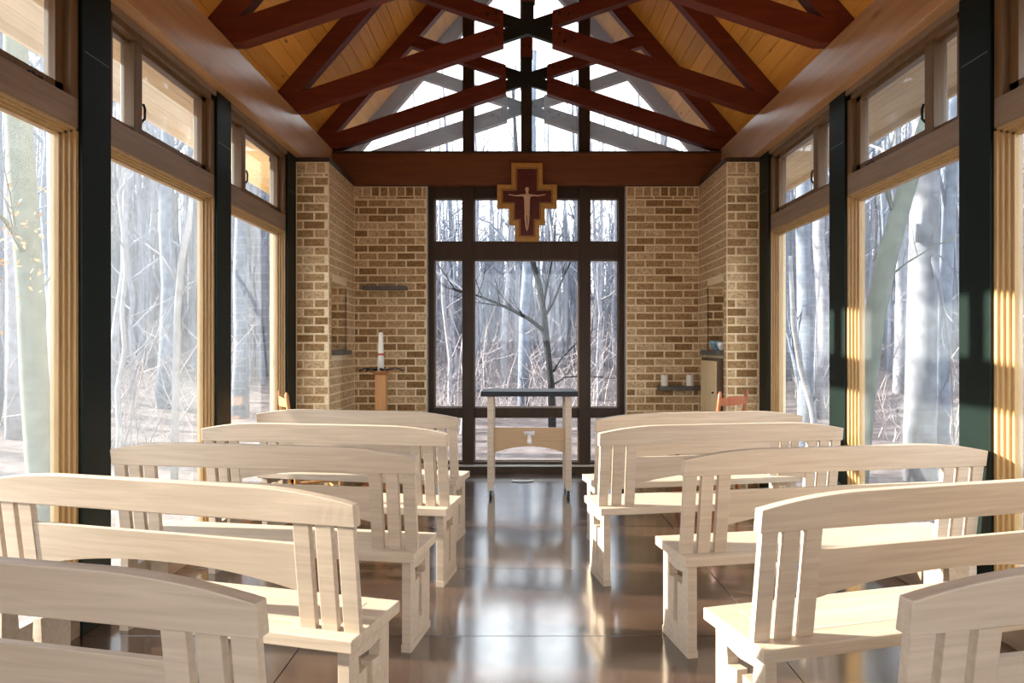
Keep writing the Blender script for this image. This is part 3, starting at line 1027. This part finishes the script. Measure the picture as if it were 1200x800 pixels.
MB().lathe([(0.0, 0.0), (0.036, 0.0), (0.031, 0.2), (0.022, 0.41), (0.006, 0.415), (0, 0.415)], 16).build('wax', M['wax'], ca, smooth=True)
MB().lathe([(0.033, 0.165), (0.0345, 0.165), (0.034, 0.19), (0.0325, 0.19)], 16).build('red_band', M['waxred'], ca)
MB().tube([(0, 0, 0.41), (0.002, 0, 0.432)], 0.003, 6).build('wick', M['hardware'], ca)
tag(ca, 'tall tapered white candle with red band on the oak stand', 'candle')
for x, lab in ((1.60, 'short white pillar candle on the low slate ledge, nearer the window'),
               (1.895, 'short white pillar candle on the low slate ledge, nearer the corner')):
    c = empty('pillar_candle', (x, 7.92, 1.0355))
    MB().lathe([(0.0, 0.0), (0.042, 0.0), (0.042, 0.122), (0.036, 0.128), (0.02, 0.122), (0, 0.121)], 18).build('wax', M['wax'], c)
    MB().tube([(0, 0, 0.12), (0.002, 0, 0.142)], 0.003, 6).build('wick', M['hardware'], c)
    tag(c, lab, 'candle', 'pillar candles')
b = MB().lathe([(0.0, 0.0), (0.03, 0.0), (0.035, 0.012), (0.07, 0.06), (0.078, 0.10), (0.073, 0.10), (0.064, 0.06), (0.03, 0.02), (0, 0.018)], 20).build('blue_bowl', M['bluebowl'], None, (2.045, 7.36, 1.4525), smooth=True)
tag(b, 'blue glazed bowl on the slate shelf of the right niche', 'bowl')
b = MB().lathe([(0.0, 0.0), (0.025, 0.0), (0.03, 0.01), (0.05, 0.05), (0.052, 0.085), (0.048, 0.085), (0.042, 0.05), (0.02, 0.015), (0, 0.013)], 20).build('white_cup', M['whitebowl'], None, (2.03, 7.12, 1.4525), smooth=True)
tag(b, 'white cup on the slate shelf beside the blue bowl', 'cup')
cb = empty('wall_cabinet', (2.0, 7.33, 0.0))
MB().box(-0.045, 0.012, -0.31, 0.31, 0.5, 1.37).build('frame', M['cabdark'], cb, bevel=0.004)
d = MB().box(-0.06, -0.044, -0.285, 0.285, 0.53, 1.34).build('door', M['cabinet'], cb, bevel=0.003)
MB().lathe([(0, 0), (0.015, 0), (0.018, 0.015), (0, 0.022)], 12).build('knob', M['hardware'], d, (-0.062, -0.2, 1.0))
tag(cb, 'pale wooden cabinet door below the right niche', 'cabinet')
h = empty('floor_ring', (-0.05, 7.56, 0))
m = MB()
m.tube([(0.12 * math.cos(t), 0.05 * math.sin(t), 0.012) for t in [math.pi + math.pi * k / 12 for k in range(13)]], 0.008, 8)
m.build('pull_ring', M['alu'], h)
MB().box(-0.13, 0.13, -0.008, 0.012, 0.0, 0.008).build('hinge_plate', M['alu'], h)
tag(h, 'small curved metal pull ring lying on the floor behind the altar', 'handle')

# ------------------------------------------------------------------ ladder-back chairs
def chair(loc, rz, mat, label):
    c = empty('ladderback_chair', loc, rz)
    W, D = 0.40, 0.38
    for sx in (-1, 1):
        MB().tube([(sx * W / 2 * 0.92, -D / 2, 0), (sx * W / 2 * 0.92, -D / 2, 0.46), (sx * W / 2, -D / 2 - 0.05, 0.8), (sx * W / 2 * 1.02, -D / 2 - 0.085, 1.06), (sx * W / 2 * 1.02, -D / 2 - 0.087, 1.09)],
                  [0.017, 0.02, 0.019, 0.017, 0.008], 10).build('rear_leg', mat, c, smooth=True)
        MB().tube([(sx * W / 2 * 1.08, D / 2, 0), (sx * W / 2 * 1.08, D / 2, 0.47)], [0.016, 0.021], 10).build('front_leg', mat, c, smooth=True)
        for z in (0.14, 0.28):
            MB().tube([(sx * W / 2 * 0.93, -D / 2, z), (sx * W / 2 * 1.07, D / 2, z)], 0.011, 8).build('stretcher', mat, c, smooth=True)
    for z in (0.18, 0.3):
        MB().tube([(-W / 2 * 1.07, D / 2, z), (W / 2 * 1.07, D / 2, z)], 0.011, 8).build('stretcher', mat, c, smooth=True)
    MB().tube([(-W / 2 * 0.92, -D / 2, 0.22), (W / 2 * 0.92, -D / 2, 0.22)], 0.011, 8).build('stretcher', mat, c, smooth=True)
    MB().prism([(-W / 2 * 0.95, -D / 2), (W / 2 * 0.95, -D / 2), (W / 2 * 1.1, D / 2), (-W / 2 * 1.1, D / 2)], 0.44, 0.468, 'z').build('seat', M['seatweave'], c, bevel=0.008)
    for z, hh in ((0.62, 0.075), (0.79, 0.08), (0.96, 0.085)):
        m = MB(); vs = []; fs = []; n = 12
        yk = -D / 2 - 0.012 - 0.16 * (z - 0.5)
        for k in range(n + 1):
            t = -1 + 2 * k / n
            y = yk - 0.028 * (1 - t * t)
            x = t * W / 2 * 0.98
            crown = 0.018 * (1 - t * t)
            for dy in (0, 0.011):
                vs += [(x, y + dy, z), (x, y + dy, z + hh * 0.75 + crown)]
        for k in range(n):
            a, b2 = 4 * k, 4 * k + 4
            fs += [(a, b2, b2 + 1, a + 1), (a + 2, a + 3, b2 + 3, b2 + 2), (a + 1, b2 + 1, b2 + 3, a + 3), (a, a + 2, b2 + 2, b2)]
        fs += [(0, 1, 3, 2), (4 * n, 4 * n + 2, 4 * n + 3, 4 * n + 1)]
        m.add(vs, fs).build('back_slat', mat, c)
    return tag(c, label, 'chair', 'ladderback chairs')
chair((-1.98, 6.30, 0), math.radians(-62), M['chair_l'], 'orange oak ladderback chair in front of the left brick pier')
chair((1.70, 6.45, 0), math.radians(38), M['chair'], 'reddish cherry ladderback chair in front of the right brick pier')

# ------------------------------------------------------------------ woods
def branch(m, p, d, ln, r, rnd, depth, n=5):
    pts = [p]; rad = [r]
    d = d.normalized()
    k = 5
    q = Vector(p)
    for i in range(k):
        d = (d + Vector((rnd.uniform(-.22, .22), rnd.uniform(-.22, .22), rnd.uniform(-.06, .2)))).normalized()
        q = q + d * (ln / k)
        pts.append(q.copy()); rad.append(r * (1 - 0.85 * (i + 1) / k))
        if depth > 0 and i >= 1:
            for _ in range(1 if depth > 1 else 2):
                if rnd.random() < 0.85:
                    a = rnd.uniform(0, 2 * math.pi)
                    sd = (d * 0.8 + Vector((math.cos(a), math.sin(a), rnd.uniform(-.1, .6))) * 0.8).normalized()
                    branch(m, q.copy(), sd, ln * rnd.uniform(.35, .6), rad[-1] * 0.65, rnd, depth - 1, 4)
    m.tube(pts, rad, n, cap=False)

def tree_meshes(seed, H, r, mat, nb, low=0.25, curve=0.5, depth=1):
    rnd = random.Random(seed)
    t = MB(); b = MB()
    pts = []; rad = []
    x = y = 0.0
    dx, dy = rnd.uniform(-curve, curve), rnd.uniform(-curve, curve)
    K = 12
    for i in range(K + 1):
        f = i / K
        pts.append(Vector((x + 0.15 * math.sin(3 * f + seed), y, H * f)))
        x += dx / K * 1.0 + rnd.uniform(-.1, .1); y += dy / K + rnd.uniform(-.1, .1)
        rad.append(r * (1.35 if i == 0 else 1) * (1 - 0.82 * f))
    pts[0].z = -0.5
    t.tube(pts, rad, 8)
    for k in range(nb):
        f = low + (0.97 - low) * (k + rnd.random()) / nb
        i = min(K - 1, int(f * K)); q = pts[i].lerp(pts[i + 1], f * K - i)
        a = rnd.uniform(0, 2 * math.pi)
        d = Vector((math.cos(a), math.sin(a), rnd.uniform(0.3, 1.2)))
        branch(b, q, d, H * rnd.uniform(.10, .22) * (1.25 - f * 0.6), max(0.012, rad[i] * 0.4), rnd, depth)
    return t.mesh('trunk', mat, True), b.mesh('branches', mat, True)

variants = []
specs = [(15, .13, 'bark', 14), (17, .17, 'bark', 15), (13, .09, 'bark_pale', 13), (16, .14, 'bark_blue', 14), (9, .055, 'bark_pale', 12),
         (18, .2, 'bark_blue', 15), (12, .09, 'bark', 11), (7, .045, 'bark_pale', 9), (14, .14, 'bark_pale', 12), (6, .035, 'bark_blue', 9)]
for k, (H, r, mt, nb) in enumerate(specs):
    variants.append(tree_meshes(100 + k, H, r, M[mt], nb, low=0.3 if H > 10 else 0.12))
placed = []
looks = ['medium grey', 'thick grey', 'slender pale', 'medium slate blue', 'thin pale young', 'thick slate blue', 'slender grey', 'spindly pale young', 'medium pale', 'spindly slate blue young']
def put_tree(x, y, where, group, rnd, v=None, k=1.0):
    v = rnd.randrange(len(variants)) if v is None else v
    label = looks[v] + ' bare tree in the woods ' + where
    group = looks[v] + ' trees ' + where
    s = rnd.uniform(.85, 1.2) * k
    o = empty('bare_tree', (x, y, gz(x, y)), rnd.uniform(0, 6.28))
    o.scale = (s, s, s)
    a = link('trunk', variants[v][0], o); b = link('branches', variants[v][1], o)
    tag(o, label, 'tree', group)
    placed.append((x, y))
    return o
rnd = random.Random(21)
def ok(x, y, d):
    return all((x - a) ** 2 + (y - b) ** 2 > d * d for a, b in placed)
# beyond the altar window
n = 0; tries = 0
while n < 125 and tries < 4000:
    tries += 1
    y = 13 + 42 * rnd.random() ** 1.3
    x = rnd.uniform(-1, 1) * (y * 0.20 + 0.6)
    if y < 19 and -0.3 < x < 1.6: continue
    if not ok(x, y, 0.55): continue
    v = rnd.choice([2, 4, 6, 7, 9, 8, 0]) if y < 20 else None
    put_tree(x, y, 'seen through the altar window', 'woods beyond the altar window', rnd, v, 0.62); n += 1
for s, side in ((-1, 'left'), (1, 'right')):
    n = 0; tries = 0
    while n < 80 and tries < 4000:
        tries += 1
        y = 7 + 38 * rnd.random() ** 1.2
        x = s * y * rnd.uniform(0.34, 0.86)
        if abs(x) < 5.5 or not ok(x, y, 0.7): continue
        put_tree(x, y, 'seen through the %s windows' % side, 'woods outside the %s windows' % side, rnd); n += 1

def px(xp, yp, Y):
    return Vector((CAM.x + (xp - 608) / 800 * Y, Y, 1.5 - (yp - 405) / 800 * Y))
def custom_tree(name, label, trunk_pts, trunk_r, brs, mat, seed, twigs=2, leaves=None):
    """trunk_pts and brs are world points; the thing stands at the trunk's foot"""
    rnd = random.Random(seed)
    base = Vector((trunk_pts[0].x, trunk_pts[0].y, gz(trunk_pts[0].x, trunk_pts[0].y)))
    t = empty(name, base)
    P = [p - base for p in trunk_pts]
    P = [Vector((P[0].x, P[0].y, -0.4))] + P[1:] if P[0].z < 0.3 else [Vector((P[0].x, P[0].y, -0.4))] + P
    R = trunk_r if len(trunk_r) == len(P) else [trunk_r[0] * 1.15] + list(trunk_r)
    # resample smoothly
    MB().tube(P, R, 10).build('trunk', mat, t, smooth=True)
    m = MB()
    for pts, r in brs:
        q = [p - base for p in pts]
        m.tube(q, [r * (1 - 0.75 * i / (len(q) - 1)) for i in range(len(q))], 6)
        for i in range(1, len(q)):
            for _ in range(twigs):
                d = (q[i] - q[i - 1]).normalized() + Vector((rnd.uniform(-.9, .9), rnd.uniform(-.6, .6), rnd.uniform(-.2, .9)))
                branch(m, q[i - 1].lerp(q[i], rnd.random()), d, rnd.uniform(.5, 1.2), r * 0.3, rnd, 1, 4)
    m.build('branches', mat, t, smooth=True)
    if leaves:
        c, n, spread = leaves
        lf = MB()
        for _ in range(n):
            p = c - base + Vector((rnd.gauss(0, spread.x), rnd.gauss(0, spread.y), rnd.gauss(0, spread.z)))
            u = Vector((rnd.uniform(-1, 1), rnd.uniform(-1, 1), rnd.uniform(-1, 1))).normalized() * 0.032
            w = u.cross(Vector((rnd.uniform(-1, 1), rnd.uniform(-1, 1), rnd.uniform(-1, 1)))).normalized() * 0.016
            lf.add([p - u, p + w, p + u, p - w], [(0, 1, 2, 3)])
        lo = lf.build('dry_leaves', M['leaf'], t)
        lo['kind'] = 'stuff'
    return tag(t, label, 'tree')

Y = 13.0
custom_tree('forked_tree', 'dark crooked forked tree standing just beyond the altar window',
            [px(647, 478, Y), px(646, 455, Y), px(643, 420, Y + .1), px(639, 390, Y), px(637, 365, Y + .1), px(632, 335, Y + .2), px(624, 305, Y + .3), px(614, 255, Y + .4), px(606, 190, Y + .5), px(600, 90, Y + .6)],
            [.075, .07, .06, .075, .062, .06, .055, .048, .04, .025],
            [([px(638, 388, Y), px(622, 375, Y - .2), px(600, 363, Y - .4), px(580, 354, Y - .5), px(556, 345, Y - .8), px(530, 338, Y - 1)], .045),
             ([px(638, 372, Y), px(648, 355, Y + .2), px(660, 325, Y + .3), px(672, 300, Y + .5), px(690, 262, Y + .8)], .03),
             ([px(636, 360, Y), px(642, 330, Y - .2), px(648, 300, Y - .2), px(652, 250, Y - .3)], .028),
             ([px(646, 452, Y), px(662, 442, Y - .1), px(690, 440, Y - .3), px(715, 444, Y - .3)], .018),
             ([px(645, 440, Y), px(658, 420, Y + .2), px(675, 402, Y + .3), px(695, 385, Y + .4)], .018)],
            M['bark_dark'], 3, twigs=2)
Y = 10.0
custom_tree('straight_tree', 'slender blue grey straight trunk beyond the centre of the altar window',
            [px(613, 470, 17), px(614, 420, 17), px(615, 365, 17), px(619, 300, 17), px(622, 200, 17), px(626, 60, 17)], [.16, .15, .14, .13, .11, .07],
            [([px(617, 330, 17), px(600, 290, 17), px(575, 262, 16.8), px(560, 255, 16.8)], .04)], M['bark_blue'], 5)
Y = 6.6
custom_tree('beech_tree', 'mossy grey beech trunk with dry leaves outside the nearest left window',
            [px(62, 610, Y), px(48, 540, Y), px(40, 440, Y), px(36, 350, Y), px(30, 270, Y), px(25, 200, Y), px(20, 120, Y), px(18, 20, Y), px(10, -120, Y)],
            [.155, .135, .125, .12, .115, .12, .115, .10, .08],
            [([px(32, 300, Y), px(15, 270, Y - .3), px(-10, 240, Y - .6)], .05), ([px(36, 350, Y), px(55, 330, Y + .5), px(80, 290, Y + 1)], .025)],
            M['bark_green'], 11, leaves=(px(20, 285, Y - .2), 90, Vector((.14, .2, .28))))
Y = 8.2
custom_tree('leaning_tree', 'pale leaning trunk outside the right middle window',
            [px(1000, 560, Y), px(1012, 470, Y), px(1025, 370, Y), px(1040, 300, Y), px(1058, 235, Y), px(1078, 170, Y), px(1105, 80, Y)],
            [.13, .125, .12, .115, .105, .095, .07],
            [([px(1035, 330, Y), px(1062, 308, Y), px(1092, 290, Y), px(1130, 272, Y)], .016), ([px(1052, 260, Y), px(1040, 230, Y), px(1036, 190, Y)], .03)],
            M['bark_green'], 13)
Y = 9.0
custom_tree('thick_tree', 'thick pale trunk standing outside the right middle window',
            [px(1078, 600, Y), px(1078, 500, Y), px(1080, 400, Y), px(1082, 300, Y), px(1084, 220, Y), px(1086, 120, Y), px(1088, -40, Y)],
            [.21, .195, .185, .18, .175, .16, .13],
            [([px(1083, 270, Y), px(1100, 330, Y - .3), px(1112, 400, Y - .4), px(1118, 520, Y - .4)], .03)], M['bark_soft'], 17)
Y = 10.5
custom_tree('slim_tree', 'slim dark trunk right of the thick pale trunk outside',
            [px(1104, 560, Y), px(1106, 450, Y), px(1108, 350, Y), px(1112, 260, Y), px(1118, 150, Y), px(1122, 20, Y)], [.1, .095, .09, .085, .08, .06],
            [([px(1112, 260, Y), px(1100, 200, Y), px(1094, 150, Y)], .03)], M['bark_blue'], 19)
Y = 11.0
custom_tree('paired_tree', 'tall grey trunk outside the far right window beside the pier',
            [px(944, 540, Y), px(944, 440, Y), px(943, 340, Y), px(941, 270, Y), px(940, 150, Y)], [.13, .125, .12, .11, .09],
            [([px(943, 480, Y), px(932, 430, Y), px(922, 390, Y)], .05)], M['bark_blue'], 23)
Y = 9.5
custom_tree('white_sapling', 'thin white leaning sapling outside the far right window',
            [px(965, 540, Y), px(952, 480, Y), px(938, 430, Y), px(930, 380, Y), px(926, 300, Y)], [.05, .045, .04, .035, .025],
            [([px(950, 475, Y), px(960, 455, Y), px(976, 420, Y)], .025)], M['bark_pale'], 29)
Y = 9.0
custom_tree('pale_sapling', 'thin pale forked sapling outside the left middle window',
            [px(204, 540, Y), px(206, 440, Y), px(208, 360, Y), px(212, 310, Y), px(222, 260, Y), px(228, 180, Y)], [.05, .045, .042, .04, .035, .02],
            [([px(209, 350, Y), px(222, 332, Y), px(236, 326, Y)], .018), ([px(208, 330, Y), px(190, 300, Y), px(170, 285, Y)], .018)], M['bark_pale'], 31)

# ------------------------------------------------------------------ underbrush
def underbrush(label, pick, count, seed):
    rnd = random.Random(seed)
    m = MB()
    for _ in range(count):
        x, y = pick(rnd)
        z = gz(x, y)
        H = rnd.uniform(.4, 1.0) if rnd.random() < .6 else rnd.uniform(1.0, 3.2)
        p = Vector((x, y, z - 0.05)); d = Vector((rnd.uniform(-.35, .35), rnd.uniform(-.35, .35), 1))
        pts = [p.copy()]
        for i in range(4):
            d = d + Vector((rnd.uniform(-.3, .3), rnd.uniform(-.3, .3), 0))
            p = p + d.normalized() * H / 4
            pts.append(p.copy())
            if i < 3:
                for _k in range(2):
                    e = Vector((rnd.uniform(-1, 1), rnd.uniform(-1, 1), rnd.uniform(.1, 1))).normalized()
                    m.tube([p, p + e * H * .18, p + e * H * .36 + Vector((0, 0, .04))], [.006, .005, .003], 3, cap=False)
        r = rnd.uniform(.006, .014)
        m.tube(pts, [r, r * .9, r * .8, r * .6, r * .3], 3, cap=False)
    o = m.build('underbrush', M['twig'])
    return tag(o, label, 'brush', kind='stuff')
def pick_front(rnd):
    y = 15 + 32 * rnd.random() ** 1.3
    return rnd.uniform(-1, 1) * (y * 0.2 + 0.6), y
def pick_side(s):
    def f(rnd):
        y = 10 + 30 * rnd.random() ** 1.2
        return s * max(6.5, y * rnd.uniform(0.34, 0.86)), y
    return f
underbrush('pale leafless underbrush covering the slope beyond the altar window', pick_front, 1100, 1)
underbrush('pale leafless underbrush on the ground outside the left windows', pick_side(-1), 260, 2)
underbrush('pale leafless underbrush on the ground outside the right windows', pick_side(1), 260, 3)

# ------------------------------------------------------------------ distant woods, too many to count
def distant_woods(label, pick, count, seed, mat, hmin=7, hmax=17):
    rnd = random.Random(seed)
    m = MB()
    for _ in range(count):
        x, y = pick(rnd)
        z = gz(x, y)
        H = rnd.uniform(hmin, hmax); r = rnd.uniform(.03, .10)
        a = rnd.uniform(-.6, .6); b = rnd.uniform(-.6, .6)
        pts = [Vector((x + a * f + rnd.uniform(-.12, .12), y + b * f, z - .3 + H * f)) for f in (0, .2, .45, .7, 1)]
        m.tube(pts, [r * 1.2, r, r * .85, r * .6, r * .2], 5, cap=False)
        for k in range(6):
            f = rnd.uniform(.2, .95); p = Vector((x + a * f, y + b * f, z - .3 + H * f))
            e = Vector((rnd.uniform(-1, 1), rnd.uniform(-1, 1), rnd.uniform(.2, 1.2))).normalized() * rnd.uniform(.8, 2.4)
            m.tube([p, p + e * .5 + Vector((rnd.uniform(-.15, .15), 0, 0)), p + e], [r * .35, r * .22, .008], 3, cap=False)
    return tag(m.build('distant_woods', mat), label, 'trees', kind='stuff')
def far_front(rnd):
    y = 26 + 34 * rnd.random()
    return rnd.uniform(-1, 1) * (y * 0.25 + 0.6), y
def far_side(s):
    def f(rnd):
        y = 20 + 26 * rnd.random()
        return s * y * rnd.uniform(0.27, 0.88), y
    return f
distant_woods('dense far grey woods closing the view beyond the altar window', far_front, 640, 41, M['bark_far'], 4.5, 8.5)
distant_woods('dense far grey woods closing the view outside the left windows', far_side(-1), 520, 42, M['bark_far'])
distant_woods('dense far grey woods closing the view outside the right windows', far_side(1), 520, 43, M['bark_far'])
